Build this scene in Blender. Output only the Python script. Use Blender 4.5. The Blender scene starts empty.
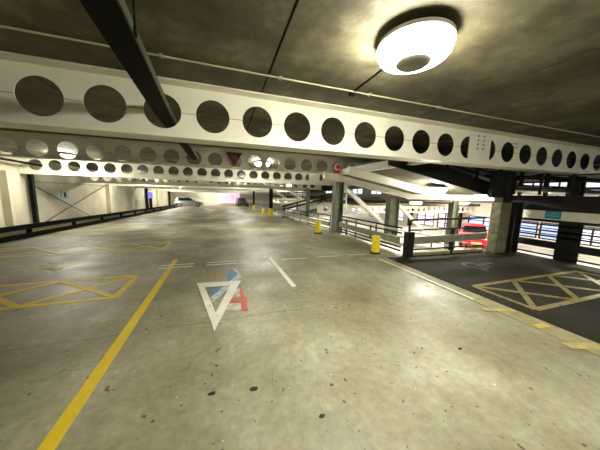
import bpy, math, random
from mathutils import Vector, Matrix
random.seed(7)
PI = math.pi
C = bpy.context.scene.collection
SC = bpy.context.scene

# ------------------------------------------------------------------ materials
def new_mat(name):
    m = bpy.data.materials.new(name); m.use_nodes = True
    nt = m.node_tree; b = nt.nodes['Principled BSDF']
    return m, nt, b

def N(nt, t, **kw):
    n = nt.nodes.new(t)
    for k, v in kw.items():
        if k in n.inputs.keys() if hasattr(n.inputs, 'keys') else False: n.inputs[k].default_value = v
        else: setattr(n, k, v)
    return n

def noise(nt, scale, detail=4, rough=.6, vec=None, stretch=None):
    tc = nt.nodes.new('ShaderNodeNewGeometry')
    src = tc.outputs['Position']
    if stretch:
        mp = nt.nodes.new('ShaderNodeMapping'); mp.inputs['Scale'].default_value = stretch
        nt.links.new(src, mp.inputs['Vector']); src = mp.outputs['Vector']
    n = nt.nodes.new('ShaderNodeTexNoise')
    n.inputs['Scale'].default_value = scale; n.inputs['Detail'].default_value = detail
    n.inputs['Roughness'].default_value = rough
    nt.links.new(src, n.inputs['Vector'])
    return n.outputs['Fac']

def ramp(nt, fac, stops):
    r = nt.nodes.new('ShaderNodeValToRGB')
    e = r.color_ramp.elements
    while len(e) < len(stops): e.new(.5)
    for i, (p, c) in enumerate(stops):
        e[i].position = p
        e[i].color = (c[0], c[1], c[2], 1) if isinstance(c, (tuple, list)) else (c, c, c, 1)
    nt.links.new(fac, r.inputs['Fac'])
    return r.outputs['Color']

def mix(nt, fac, a, b, mode='MIX'):
    m = nt.nodes.new('ShaderNodeMix'); m.data_type = 'RGBA'; m.blend_type = mode
    for sock, v in ((m.inputs[0], fac), (m.inputs[6], a), (m.inputs[7], b)):
        if hasattr(v, 'is_output'): nt.links.new(v, sock)
        elif isinstance(v, (int, float)): sock.default_value = v if sock == m.inputs[0] else (v, v, v, 1)
        else: sock.default_value = (*v, 1)
    return m.outputs[2]

def bump(nt, b, fac, strength=.3, dist=.01):
    bp = nt.nodes.new('ShaderNodeBump'); bp.inputs['Strength'].default_value = strength
    bp.inputs['Distance'].default_value = dist
    nt.links.new(fac, bp.inputs['Height']); nt.links.new(bp.outputs['Normal'], b.inputs['Normal'])

def simple(name, col, rough=.6, metal=0, var=.12, scale=3.0, spec=.4):
    m, nt, b = new_mat(name)
    dark = tuple(c*(1-var) for c in col); lite = tuple(min(1, c*(1+var)) for c in col)
    nt.links.new(ramp(nt, noise(nt, scale, 5), [(.3, dark), (.7, lite)]), b.inputs['Base Color'])
    b.inputs['Roughness'].default_value = rough; b.inputs['Metallic'].default_value = metal
    b.inputs['Specular IOR Level'].default_value = spec
    return m

def emit(name, col, strength, var=0, scale=2):
    m, nt, b = new_mat(name)
    b.inputs['Base Color'].default_value = (*col, 1)
    b.inputs['Emission Strength'].default_value = strength
    if var:
        lo = tuple(c*(1-var) for c in col)
        nt.links.new(ramp(nt, noise(nt, scale, 3), [(.38, lo), (.62, col)]), b.inputs['Emission Color'])
    else: b.inputs['Emission Color'].default_value = (*col, 1)
    return m

def concrete_floor():
    m, nt, b = new_mat('worn_concrete')
    base = ramp(nt, noise(nt, .55, 6, .62), [(.32, (.165, .145, .068)), (.5, (.30, .28, .175)), (.68, (.47, .455, .34))])
    streak = ramp(nt, noise(nt, .9, 5, .65, stretch=(1.6, .35, 1)), [(.35, .78), (.65, 1.12)])
    c = mix(nt, .8, base, streak, 'MULTIPLY')
    fine = ramp(nt, noise(nt, 14, 5, .7), [(.34, .70), (.66, 1.16)])
    c = mix(nt, .7, c, fine, 'MULTIPLY')
    # oil spots and gum
    spots = ramp(nt, noise(nt, 8.5, 3, .6), [(.30, .9), (.325, 0.0)])
    c = mix(nt, spots, c, (.06, .052, .03))
    spots2 = ramp(nt, noise(nt, 15, 2, .5), [(.275, .9), (.295, 0.0)])
    c = mix(nt, spots2, c, (.035, .03, .02))
    chips = ramp(nt, noise(nt, 23, 1, .4), [(.79, 0.0), (.80, 1.0)])
    c = mix(nt, chips, c, (.62, .6, .5))
    # expansion joint running across the aisle, slightly wandering
    g = nt.nodes.new('ShaderNodeNewGeometry'); sx = nt.nodes.new('ShaderNodeSeparateXYZ')
    nt.links.new(g.outputs['Position'], sx.inputs[0])
    wob = nt.nodes.new('ShaderNodeMath'); wob.operation = 'MULTIPLY_ADD'
    nt.links.new(noise(nt, 2.5, 4), wob.inputs[0]); wob.inputs[1].default_value = .10; wob.inputs[2].default_value = -.05
    ad = nt.nodes.new('ShaderNodeMath'); ad.operation = 'ADD'
    nt.links.new(sx.outputs['Y'], ad.inputs[0]); nt.links.new(wob.outputs[0], ad.inputs[1])
    md = nt.nodes.new('ShaderNodeMath'); md.operation = 'PINGPONG'; md.inputs[1].default_value = 2.414
    sh = nt.nodes.new('ShaderNodeMath'); sh.operation = 'ADD'; sh.inputs[1].default_value = -2.86
    nt.links.new(ad.outputs[0], sh.inputs[0]); nt.links.new(sh.outputs[0], md.inputs[0])
    lt = nt.nodes.new('ShaderNodeMath'); lt.operation = 'LESS_THAN'; lt.inputs[1].default_value = .007
    nt.links.new(md.outputs[0], lt.inputs[0])
    half = nt.nodes.new('ShaderNodeMath'); half.operation = 'MULTIPLY'; half.inputs[1].default_value = .6
    nt.links.new(lt.outputs[0], half.inputs[0])
    c = mix(nt, half.outputs[0], c, (.08, .07, .04))
    nt.links.new(c, b.inputs['Base Color'])
    nt.links.new(ramp(nt, noise(nt, 1.3, 5), [(.3, .36), (.7, .62)]), b.inputs['Roughness'])
    b.inputs['Specular IOR Level'].default_value = .5
    bump(nt, b, noise(nt, 30, 4), .25, .006)
    return m

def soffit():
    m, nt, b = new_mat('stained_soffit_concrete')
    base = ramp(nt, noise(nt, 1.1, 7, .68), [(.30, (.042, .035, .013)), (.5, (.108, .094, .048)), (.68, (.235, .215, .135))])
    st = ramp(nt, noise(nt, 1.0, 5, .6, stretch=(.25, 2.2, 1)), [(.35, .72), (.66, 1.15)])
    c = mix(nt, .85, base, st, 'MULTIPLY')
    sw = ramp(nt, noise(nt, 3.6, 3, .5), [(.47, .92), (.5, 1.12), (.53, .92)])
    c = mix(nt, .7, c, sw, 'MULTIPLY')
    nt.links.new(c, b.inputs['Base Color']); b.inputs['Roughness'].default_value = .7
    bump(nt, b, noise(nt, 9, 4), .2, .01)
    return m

def paint(name, col, wear=.5, under=(.27, .245, .15)):
    m, nt, b = new_mat(name)
    w = ramp(nt, noise(nt, 9, 6, .72), [(wear-.1, 1.0), (wear+.06, 0.0)])
    dirt = ramp(nt, noise(nt, 2.0, 4), [(.3, .8), (.7, 1.05)])
    c = mix(nt, .8, col, dirt, 'MULTIPLY')
    c = mix(nt, w, c, under)
    nt.links.new(c, b.inputs['Base Color']); b.inputs['Roughness'].default_value = .55
    return m

M = {}
M['floor'] = concrete_floor()
M['soffit'] = soffit()
M['cream'] = simple('cream_steel_paint', (.80, .78, .64), .42, var=.07, scale=1.7)
M['seam'] = simple('weld_seam', (.42, .38, .23), .6)
M['tarmac'] = simple('dark_tarmac', (.014, .0125, .0035), .8, var=.5, scale=5, spec=.2)
M['kerb'] = simple('kerb_concrete', (.30, .27, .13), .6, var=.25, scale=6)
M['pale_floor'] = simple('pale_lower_floor', (.62, .60, .54), .5, var=.15)
M['dark_steel'] = simple('dark_steel_paint', (.010, .010, .008), .55, var=.3, spec=.25)
M['tray'] = simple('black_tray', (.0035, .0035, .003), .7, var=.2, spec=.1)
M['tray_edge'] = simple('grey_tray_edge', (.05, .055, .035), .5)
M['green_steel'] = simple('grey_green_steel', (.11, .118, .075), .5, var=.35, scale=6)
M['grey_rail'] = simple('galvanised_rail', (.25, .255, .18), .5, var=.25, scale=4)
M['conc_col'] = simple('mossy_concrete', (.125, .12, .06), .8, var=.45, scale=7)
M['wall'] = simple('pale_cladding', (.60, .56, .42), .6, var=.16, scale=.8)
M['wall_white'] = simple('white_wall', (.70, .66, .55), .6, var=.08, scale=.8)
M['yellow'] = simple('yellow_plastic', (.95, .74, .015), .4, var=.1, scale=9)
M['black'] = simple('black_rubber', (.012, .012, .012), .6)
M['white_steel'] = simple('white_steel', (.82, .80, .72), .4, var=.05)
M['ypaint'] = paint('yellow_line_paint', (.72, .52, .015), .34)
M['ypaint_worn'] = paint('worn_yellow_line_paint', (.62, .50, .11), .38)
M['ypaint_tar'] = paint('yellow_paint_on_tarmac', (.24, .185, .02), .44, (.026, .023, .009))
M['ypaint_ghost'] = paint('ghost_yellow_paint', (.48, .39, .10), .46)
M['tpaint_ghost'] = paint('ghost_paint_on_tarmac', (.085, .075, .022), .54, (.026, .023, .009))
M['wpaint'] = paint('white_line_paint', (.82, .80, .70), .36)
M['blue_paint'] = paint('blue_floor_paint', (.10, .23, .44), .42)
M['pblue_paint'] = paint('pale_blue_floor_paint', (.50, .57, .60), .45)
M['pwhite_paint'] = paint('pale_floor_paint', (.60, .58, .48), .49)
M['red_paint'] = paint('red_floor_paint', (.58, .09, .08), .44)
M['orange_paint'] = paint('orange_floor_paint', (.62, .24, .10), .47)
M['housing'] = simple('lamp_housing', (.45, .44, .38), .5)
M['boss'] = simple('lamp_boss', (.30, .29, .24), .5)
M['lamp'] = emit('lamp_diffuser', (1.0, .96, .82), 15)
M['lamp_far'] = emit('far_lamp_diffuser', (1.0, .96, .84), 17)
M['win_pink'] = emit('daylight_glass_pink', (.90, .66, .92), .092, .25, 2.2)
M['win_blue'] = emit('daylight_glass_blue', (.42, .55, 1.0), .085, .3, 2.5)
M['win_white'] = emit('daylight_glass_white', (.90, .90, 1.0), .12, .2, 2)
M['sign_red'] = simple('sign_red', (.20, .012, .022), .5, var=.1)
M['sign_face'] = simple('sign_face', (.085, .04, .04), .5, var=.1)  # white sign face darkened: the beam's shade is put into its colour
M['sign_text'] = simple('sign_text', (.34, .26, .24), .5, var=.05)
M['sign_blue'] = simple('sign_blue', (.03, .30, .42), .4)
M['sign_cyan'] = simple('sign_cyan', (.35, .55, .58), .4)
M['sign_violet'] = emit('screen_violet', (.25, .22, .95), .08)
M['alarm_red'] = simple('alarm_red', (.72, .02, .03), .3)
M['alarm_pink'] = simple('alarm_pale', (.85, .55, .52), .3)
M['car_silver'] = simple('car_silver', (.36, .37, .35), .3, metal=.3, var=.03)
M['car_red'] = simple('car_red', (.85, .006, .03), .3, var=.03)
M['car_dark'] = simple('car_dark', (.02, .02, .024), .3, var=.03)
M['glass'] = simple('car_glass', (.02, .025, .028), .08, var=.05, spec=.8)
M['hub'] = simple('wheel_hub', (.4, .4, .4), .4, metal=.5)
M['tail'] = simple('tail_lamp', (.5, .01, .01), .3)
M['headl'] = simple('head_lamp', (.8, .8, .78), .2)
M['plate'] = simple('number_plate', (.8, .7, .2), .4)

# ------------------------------------------------------------------ mesh builder
class MB:
    def __init__(s): s.v = []; s.f = []
    def add(s, vs, fs):
        o = len(s.v); s.v += [tuple(v) for v in vs]; s.f += [tuple(i+o for i in f) for f in fs]; return s
    def hexa(s, p):   # 8 corners: bottom ring 0-3, top ring 4-7
        return s.add(p, [(3,2,1,0),(4,5,6,7),(0,1,5,4),(1,2,6,5),(2,3,7,6),(3,0,4,7)])
    def box(s, x0, x1, y0, y1, z0, z1):
        return s.hexa([(x0,y0,z0),(x1,y0,z0),(x1,y1,z0),(x0,y1,z0),(x0,y0,z1),(x1,y0,z1),(x1,y1,z1),(x0,y1,z1)])
    def bar(s, a, b, w, h):   # bar from a to b, width w (horizontal), height h
        a, b = Vector(a), Vector(b); d = (b-a).normalized()
        side = d.cross(Vector((0,0,1)))
        side = Vector((1,0,0)) if side.length < 1e-3 else side.normalized()
        up = side.cross(d).normalized()
        q = []
        for p in (a, b):
            for sx, sz in ((-1,-1),(1,-1),(1,1),(-1,1)): q.append(p + side*sx*w/2 + up*sz*h/2)
        return s.add(q, [(3,2,1,0),(4,5,6,7),(0,1,5,4),(1,2,6,5),(2,3,7,6),(3,0,4,7)])
    def tube(s, pts, r, n=10):
        rings = []
        for i, p in enumerate(pts):
            p = Vector(p); a = Vector(pts[max(0,i-1)]); b = Vector(pts[min(len(pts)-1,i+1)])
            d = (b-a).normalized()
            u = d.cross(Vector((0,0,1))); u = Vector((1,0,0)) if u.length < 1e-3 else u.normalized()
            w = u.cross(d).normalized()
            rings.append([p + (u*math.cos(2*PI*k/n) + w*math.sin(2*PI*k/n))*r for k in range(n)])
        vs = [v for rg in rings for v in rg]; fs = []
        for i in range(len(pts)-1):
            for k in range(n):
                fs.append((i*n+k, i*n+(k+1)%n, (i+1)*n+(k+1)%n, (i+1)*n+k))
        fs.append(tuple(range(n))[::-1]); fs.append(tuple((len(pts)-1)*n+k for k in range(n)))
        return s.add(vs, fs)
    def lathe(s, c, prof, n=32, axis='z'):
        vs = []; fs = []
        for r, h in prof:
            for k in range(n):
                a = 2*PI*k/n; x, y = r*math.cos(a), r*math.sin(a)
                if axis == 'z': vs.append((c[0]+x, c[1]+y, c[2]+h))
                elif axis == 'y': vs.append((c[0]+x, c[1]+h, c[2]+y))
                else: vs.append((c[0]+h, c[1]+x, c[2]+y))
        for i in range(len(prof)-1):
            for k in range(n): fs.append((i*n+k, i*n+(k+1)%n, (i+1)*n+(k+1)%n, (i+1)*n+k))
        fs.append(tuple(range(n))[::-1]); fs.append(tuple((len(prof)-1)*n+k for k in range(n)))
        return s.add(vs, fs)
    def prism(s, pts, z0, z1, zf=None):   # xy polygon
        n = len(pts); f = zf or (lambda x, y: 0)
        vs = [(x,y,z0+f(x,y)) for x,y in pts] + [(x,y,z1+f(x,y)) for x,y in pts]
        fs = [tuple(range(n))[::-1], tuple(range(n, 2*n))] + [(i, (i+1)%n, n+(i+1)%n, n+i) for i in range(n)]
        return s.add(vs, fs)
    def xz_prism(s, pts, y0, y1):
        n = len(pts)
        vs = [(x,y0,z) for x,z in pts] + [(x,y1,z) for x,z in pts]
        fs = [tuple(range(n)), tuple(range(n, 2*n))[::-1]] + [(i, n+i, n+(i+1)%n, (i+1)%n) for i in range(n)]
        return s.add(vs, fs)
    def build(s, name, mat, parent=None, smooth=False, bevel=0, loc=None):
        me = bpy.data.meshes.new(name)
        off = Vector((0,0,0))
        p = parent
        while p is not None: off += p.location; p = p.parent
        if loc is not None: off = off + (Vector(loc)-off)
        me.from_pydata([tuple(Vector(v)-off) for v in s.v], [], s.f)
        me.materials.append(mat); me.validate()
        import bmesh
        bm = bmesh.new(); bm.from_mesh(me); bmesh.ops.recalc_face_normals(bm, faces=bm.faces); bm.to_mesh(me); bm.free()
        o = bpy.data.objects.new(name, me); C.objects.link(o)
        if parent: o.parent = parent
        if loc is not None: o.location = loc
        if smooth:
            for pl in me.polygons: pl.use_smooth = True
            try: me.set_sharp_from_angle(angle=.7)
            except Exception: pass
        if bevel:
            b = o.modifiers.new('bevel', 'BEVEL'); b.width = bevel; b.segments = 2; b.limit_method = 'ANGLE'
        return o

def thing(name, label, cat, loc, group=None):
    o = bpy.data.objects.new(name, None); C.objects.link(o); o.location = loc; o.empty_display_size = .1
    o['label'] = label; o['category'] = cat
    if group: o['group'] = group
    return o
def tag(o, label, cat, group=None, kind=None):
    o['label'] = label; o['category'] = cat
    if group: o['group'] = group
    if kind: o['kind'] = kind
    return o
def struct(o): o['kind'] = 'structure'; return o
def copy_thing(src, loc, label, group=None):
    r = src.copy(); C.objects.link(r); r.location = loc; r['label'] = label
    if group: r['group'] = group
    for ch in list(src.children):
        c = ch.copy(); C.objects.link(c); c.parent = r
        for g in ch.children:
            d = g.copy(); C.objects.link(d); d.parent = c
    return r

# ------------------------------------------------------------------ levels
XL, XF, YB, YE = -8.3, 19.5, -8.0, 46.0
XE = 4.6                      # edge of the main deck beside the ramps
def dz(y): return -.0265*max(0., y-8.0)
CZ = 3.10
R0S, R0T = 1.50, 1.70         # half level up: soffit and top
RL = -1.55                    # half level down

# floor: main deck, sloping gently away from y = 8
def deck(name, x0, x1, ys, z0, thick, mat):
    m = MB(); vs = []; fs = []
    for y in ys:
        vs += [(x0,y,z0+dz(y)), (x1,y,z0+dz(y)), (x1,y,z0+dz(y)-thick), (x0,y,z0+dz(y)-thick)]
    for i in range(len(ys)-1):
        a = i*4
        for k in range(4): fs.append((a+k, a+(k+1)%4, a+4+(k+1)%4, a+4+k))
    fs.append((0,1,2,3)); e = (len(ys)-1)*4; fs.append((e+3,e+2,e+1,e))
    m.add(vs, fs); return struct(m.build(name, mat))
deck('floor', XL, XE, [YB, 8.0, YE], 0, .28, M['floor'])
struct(MB().box(XE, 8.45, YB, 4.85, -.28, 0).build('floor', M['floor']))
tar = struct(MB().box(3.97, 8.40, YB+.1, 4.78, .0, .012).build('floor', M['tarmac']))
struct(MB().box(3.66, 3.97, YB+.1, 4.78, 0, .008).build('trim_1', M['kerb']))
# lower half level and its retaining face
struct(MB().prism([(XE, 4.85), (8.45, 4.85), (8.45, YB), (XF, YB), (XF, YE), (XE, YE)], RL-.2, RL).build('floor', M['pale_floor']))
struct(MB().box(XE-.2, XE, 4.85, YE, RL-.9, -.3).build('wall_ramp_side', M['wall']))

# ceiling slab: panels 3 m wide with shallow dark grooves between
def ceiling():
    gx = [-8.3, -5.41, -2.41, .59, 3.59, 6.59, 9.59, 12.59, XF]
    prof = []
    for a, b in zip(gx[:-1], gx[1:]):
        prof += [(a+.014, CZ), (b-.014, CZ), (b-.014, CZ+.05), (b+.014, CZ+.05)]
    prof = [(gx[0], CZ)] + prof[1:-2] + [(gx[-1], CZ)]
    top = [(gx[-1], CZ+.3), (gx[0], CZ+.3)]
    loop = prof + top; n = len(loop)
    vs = []; fs = []; ys = [YB, 8.0, YE]
    for y in ys: vs += [(x, y, z+dz(y)) for x, z in loop]
    for i in range(2):
        for k in range(n): fs.append((i*n+k, i*n+(k+1)%n, (i+1)*n+(k+1)%n, (i+1)*n+k))
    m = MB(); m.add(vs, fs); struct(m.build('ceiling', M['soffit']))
ceiling()

# walls
struct(MB().box(XL-.2, XL, YB, YE, -1.6, 3.4).build('wall_left', M['wall']))
struct(MB().box(XL-.2, XF+.2, YB-.2, YB, -1.6, 3.4).build('wall_back', M['wall']))
# far wall with its window opening
wf = MB(); fx0, fx1, fz0, fz1 = -.95, 3.15, -.62, 1.42
wf.box(XL, fx0, YE, YE+.2, -1.6, 3.1); wf.box(fx1, XF, YE, YE+.2, -1.6, 3.1)
wf.box(fx0, fx1, YE, YE+.2, -1.6, fz0); wf.box(fx0, fx1, YE, YE+.2, fz1, 3.1)
struct(wf.build('wall_far', M['wall_white']))

wn = [0]
def window(plane, a0, a1, z0, z1, cols, rows, mat, frame=.07, fmat='dark_steel'):
    """framed window; plane 'x' = facade at XF, 'y' = far wall"""
    wn[0] += 1
    fr = MB(); pn = MB()
    def B(m, p0, p1, q0, q1, d0, d1):
        if plane == 'x': m.box(XF+d0, XF+d1, p0, p1, q0, q1)
        else: m.box(p0, p1, YE+d0, YE+d1, q0, q1)
    B(fr, a0, a1, z0, z0+frame, -.03, .10); B(fr, a0, a1, z1-frame, z1, -.03, .10)
    for i in range(cols+1):
        c = a0 + frame/2 + (a1-a0-frame)*i/cols
        B(fr, c-frame/2, c+frame/2, z0+frame, z1-frame, -.03, .10)
    for j in range(1, rows):
        c = z0 + (z1-z0)*j/rows; B(fr, a0+frame, a1-frame, c-frame/2.6, c+frame/2.6, -.025, .09)
    B(pn, a0+frame*.5, a1-frame*.5, z0+frame*.5, z1-frame*.5, .045, .06)
    o = struct(fr.build('window_%d' % wn[0], M[fmat])); pn.build('pane', M[mat], o); return o

window('y', fx0, fx1, fz0, fz1, 7, 3, 'win_pink', .10, 'cream')

# facade on the right: piers and spandrels around window openings
lows = [(6.2,7.55,'win_white'), (8.0,9.15,'win_blue'), (9.25,10.45,'win_blue'), (11.4,13.8,'win_blue'), (15.1,16.7,'win_pink'), (17.1,19.2,'win_pink'),
        (21.0,23.6,'win_pink'), (25.2,27.6,'win_pink'), (29.5,32.5,'win_pink'), (34.5,37.5,'win_pink'), (39.5,42.5,'win_pink'), (2.0,4.6,'win_white')]
lows.sort()
fw_ = MB(); prev = YB
LZ0, LZ1, UZ0, UZ1 = -.92, .14, 1.71, 2.75
for y0, y1, _ in lows:
    fw_.box(XF, XF+.2, prev, y0, -1.6, 3.1)
    lo_ = -1.3 if _ == 'win_pink' else LZ0
    fw_.box(XF, XF+.2, y0, y1, -1.6, lo_); fw_.box(XF, XF+.2, y0, y1, LZ1, UZ0); fw_.box(XF, XF+.2, y0, y1, UZ1, 3.1)
    prev = y1
fw_.box(XF, XF+.2, prev, YE, -1.6, 3.1)
struct(fw_.build('wall_right', M['wall_white']))
for y0, y1, mt in lows:
    c = 2 if mt != 'win_blue' or y1-y0 > 2 else 1
    window('x', y0, y1, -1.3 if mt == 'win_pink' else LZ0, LZ1, c, 3, mt)
    window('x', y0, y1, UZ0, UZ1, 2, 2, 'win_white')

# ------------------------------------------------------------------ upper half level and ramps
up = MB()
up.box(8.45, XF, YB, 4.9, R0S, R0T)
up.box(8.45, XF, 4.9, 8.78, 1.86, 2.0)
up.box(8.45, XF, 8.95, 13.0, 1.33, 1.50); up.box(8.45, XF, 13.0, YE, .92, 1.10)
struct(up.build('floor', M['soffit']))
struct(MB().box(8.3, XF, 8.78, 8.95, 1.45, 1.90).build('trim_2', M['cream']))

def zs(x): return 2.27 - .185*(x-4.2)
t = thing('car_ramp', 'upper car ramp sloping down overhead past the near barrier to the right', 'ramp', (6.3, 6.9, 1.5))
def slab(x0, x1, y0, y1, za, zb, th):
    return [(x0,y0,za),(x1,y0,zb),(x1,y1,zb),(x0,y1,za),(x0,y0,za+th),(x1,y0,zb+th),(x1,y1,zb+th),(x0,y1,za+th)]
X0r, X1r = 3.95, 8.44
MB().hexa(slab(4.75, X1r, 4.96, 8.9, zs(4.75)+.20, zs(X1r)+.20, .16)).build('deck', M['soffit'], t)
MB().hexa(slab(X0r, X1r, 8.72, 8.9, zs(X0r)-.08, zs(X1r)-.02, .275)).build('edge_beam', M['cream'], t)
MB().hexa(slab(X0r, X1r, 6.82, 6.98, zs(X0r)-.06, zs(X1r)-.02, .255)).build('middle_beam', M['cream'], t)
MB().hexa(slab(X0r, X1r, 4.90, 4.955, zs(X0r)+.04, zs(X1r)+.04, .40)).build('kerb_beam', M['dark_steel'], t)  # dark colour holds the shade of its unlit outer face
for k, h in enumerate((.56, .72)):
    MB().bar((5.4, 4.93, zs(5.4)+h), (X1r, 4.93, zs(X1r)+h), .04, .035).build('rail', M['dark_steel'], t)
for k in range(3):
    x = 5.9+k*1.2
    MB().box(x-.03, x+.03, 4.905, 4.955, zs(x)+.44, zs(x)+.74).build('post', M['dark_steel'], t)

# lower ramp from the main deck down to the right
t = thing('car_ramp', 'pale lower car ramp dropping away behind the near safety barrier', 'ramp', (8.3, 6.9, RL))
MB().hexa(slab(XE+.01, 12.4, 5.3, 8.5, -.32, RL-.16, .17)).build('deck', M['pale_floor'], t)
def zl(x): return -.15 + (RL+.14)*(x-XE)/(12.4-XE)
for y in (5.22, 8.5):
    MB().hexa(slab(XE+.01, 12.4, y, y+.08, zl(XE)-.16, zl(12.4)-.0, .26)).build('kerb', M['grey_rail'], t)
for h in (.45, .75):
    MB().bar((4.8, 8.54, zl(4.8)+h), (12.2, 8.54, zl(12.2)+h), .05, .05).build('rail', M['grey_rail'], t)
for k in range(7):
    x = 4.95+k*1.2
    MB().box(x-.025, x+.025, 8.52, 8.57, zl(x)+.1, zl(x)+.77).build('post', M['dark_steel'], t)

# far ramp climbing to the right
def zu(x): return -.30 + .26*(x-4.7)
t = thing('car_ramp', 'distant car ramp climbing to the right behind the yellow based black column', 'ramp', (7.6, 20.4, RL))
MB().hexa(slab(4.65, 10.6, 18.8, 22.0, zu(4.65)-.1, zu(10.6)-.1, .17)).build('deck', M['pale_floor'], t)
MB().hexa(slab(4.65, 10.6, 18.7, 18.8, zu(4.65)-.15, zu(10.6)-.15, .35)).build('kerb_beam', M['white_steel'], t)
for h in (.5, .8):
    MB().bar((4.7, 18.75, zu(4.7)+h), (10.6, 18.75, zu(10.6)+h), .09, .12).build('rail', M['dark_steel'], t)
for k in range(6):
    x = 4.9+k*1.1
    MB().box(x-.04, x+.04, 18.71, 18.79, zu(x)+.2, zu(x)+.8).build('post', M['dark_steel'], t)
t = thing('edge_beam', 'cream edge beam running between nearest and second beams at the ramp head', 'beam', (4.58, 6.4, 2.2))
MB().box(4.52, 4.64, 4.15, 8.58, 2.40, 2.60).build('web', M['cream'], t)
MB().box(4.46, 4.70, 4.15, 8.58, 2.38, 2.40).build('flange', M['cream'], t)
t = thing('railing', 'distant pale railing along the edge of the half level beyond the void', 'railing', (8.6, 25, 1.1))
for z in (1.35, 1.6, 1.85): MB().box(8.58, 8.62, 22.9, 44, z-.02, z+.02).build('rail', M['white_steel'], t)
for k in range(11): MB().box(8.57, 8.63, 23+k*2, 23.06+k*2, 1.10, 1.87).build('post', M['dark_steel'], t)
# ------------------------------------------------------------------ cellular beams
PIT, RAD = .6755, .2387
def cellular_beam(label, y, zc, hx, xa, xb, fx=(), segs=32, depth=.765, rad=RAD, pit=PIT, hfl=.19, seam=True, bolts=True, hb=None, group=None):
    """full span beam with round web openings; hx = x of any hole centre; fx = (x0, x1) of splice plates"""
    t = thing('cellular_beam', label, 'steel beam', ((xa+xb)/2, y, zc-depth/2), group)
    h = depth/2; tf = .022; tw = .007; hb = hb or h
    web = MB()
    k0 = math.ceil((xa + pit*.55 - hx)/pit); k1 = math.floor((xb - pit*.55 - hx)/pit)
    zt, zb = zc+h-tf, zc-hb+tf
    xs = hx + (k0-.5)*pit; xe = hx + (k1+.5)*pit
    web.box(xa, xs, y-tw, y+tw, zb, zt); web.box(xe, xb, y-tw, y+tw, zb, zt)
    for k in range(k0, k1+1):
        cx = hx + k*pit
        inn = []; out = []
        for i in range(segs):
            a = 2*PI*(i+.5)/segs; c, s_ = math.cos(a), math.sin(a)
            inn.append((cx+rad*c, zc+rad*s_))
            q = min((pit/2)/abs(c) if abs(c) > 1e-6 else 1e9, (zt-zc if s_ > 0 else zc-zb)/abs(s_) if abs(s_) > 1e-6 else 1e9)
            out.append([cx+q*c, zc+q*s_])
        # corners: snap nearest sample to the rectangle corner
        for sx in (-1, 1):
            for sz in (-1, 1):
                X, Z = cx+sx*pit/2, (zt if sz > 0 else zb)
                j = min(range(segs), key=lambda i: (out[i][0]-X)**2+(out[i][1]-Z)**2); out[j] = [X, Z]
        n = segs
        vs = [(x, y-tw, z) for x, z in inn] + [(x, y-tw, z) for x, z in out] + [(x, y+tw, z) for x, z in inn] + [(x, y+tw, z) for x, z in out]
        fs = []
        for i in range(n):
            j = (i+1) % n
            fs += [(i, j, n+j, n+i), (2*n+j, 2*n+i, 3*n+i, 3*n+j), (j, i, 2*n+i, 2*n+j)]
        web.add(vs, fs)
    web.build('web', M['cream'], t)
    if seam:
        sm = MB()
        for k in range(k0-1, k1+1):
            cx = hx + k*pit
            sm.box(cx+rad+.006, cx+pit-rad-.006, y-tw-.005, y-tw, zc-.006, zc+.006)
        sm.build('weld_seam', M['seam'], t)  # real seam, but its darker tone is shading put into the colour
    MB().box(xa, xb, y-hfl, y+hfl, zt, zc+h).build('top_flange', M['cream'], t)
    MB().box(xa, xb, y-hfl, y+hfl, zc-hb, zb).build('bottom_flange', M['cream'], t)
    for (p0, p1) in fx:
        sp = MB().box(p0, p1, y-tw-.016, y-tw, zb+.03, zt-.03).build('splice_plate', M['cream'], t)
        if bolts:
            for zz in (.27, .18, .09, 0.0):
                for xx in (-.09, .09):
                    cx = (p0+p1)/2 + xx
                    MB().lathe((cx, y-tw-.016, zc+zz), [(.018, 0), (.018, -.012), (.012, -.02)], 6, 'y').build('bolt', M['green_steel'], sp)
    return t
A = cellular_beam('nearest cream cellular beam spanning the whole picture under the ceiling', 3.952, 2.7155, -2.139, XL, 11.25, [(5.30, 5.99)], segs=48)
for (x, z) in ((6.80, 2.93), (6.90, 2.93), (6.83, 2.85), (6.93, 2.85)):
    MB().lathe((x, 3.945, z), [(.017, 0), (.017, -.012), (.010, -.016)], 8, 'y').build('bolt', M['black'], A)
cellular_beam('shaded second cellular beam with bright openings and a red triangle sign', 8.78, 2.6935, -5.618, XL, 8.35, [(6.05, 6.75)], segs=32, hb=.285)
def zc_(y): return 2.716 + dz(y)
cellular_beam('bright cream third cellular beam with dark openings beneath the shaded one', 13.55, zc_(13.55), -7.76, XL, 8.0, [(5.05, 5.75), (6.2, 6.9)], segs=24, bolts=False, hb=.42)
names = ['fourth cellular beam from the viewer showing only a scalloped strip', 'fifth cellular beam from the viewer low over the far aisle',
         'sixth cellular beam from the viewer, thin strip over the far aisle', 'seventh cellular beam from the viewer above the silver car',
         'farthest cellular beam but one before the end wall', 'farthest cellular beam in front of the end wall window']
for i, y in enumerate((18.35, 23.15, 27.95, 32.75, 37.55, 42.35)):
    cellular_beam(names[i], y, zc_(y)-(.12 if i == 0 else .05), -2.3, XL, 8.0, (), segs=16, seam=False)
rn = ['cellular beam of the half level seen through the void beside the white brace', 'second cellular beam of the half level beyond the void',
      'third cellular beam of the half level beyond the void', 'most distant cellular beam of the half level beyond the void']
for i, y in enumerate((13.4, 18.3, 23.1, 28.0)):
    cellular_beam(rn[i], y, .66, 7.7, 5.6 if i != 1 else 10.7, XF-.02, (), segs=16, seam=False, depth=.52, rad=.155, pit=.50, hfl=.12)

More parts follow.
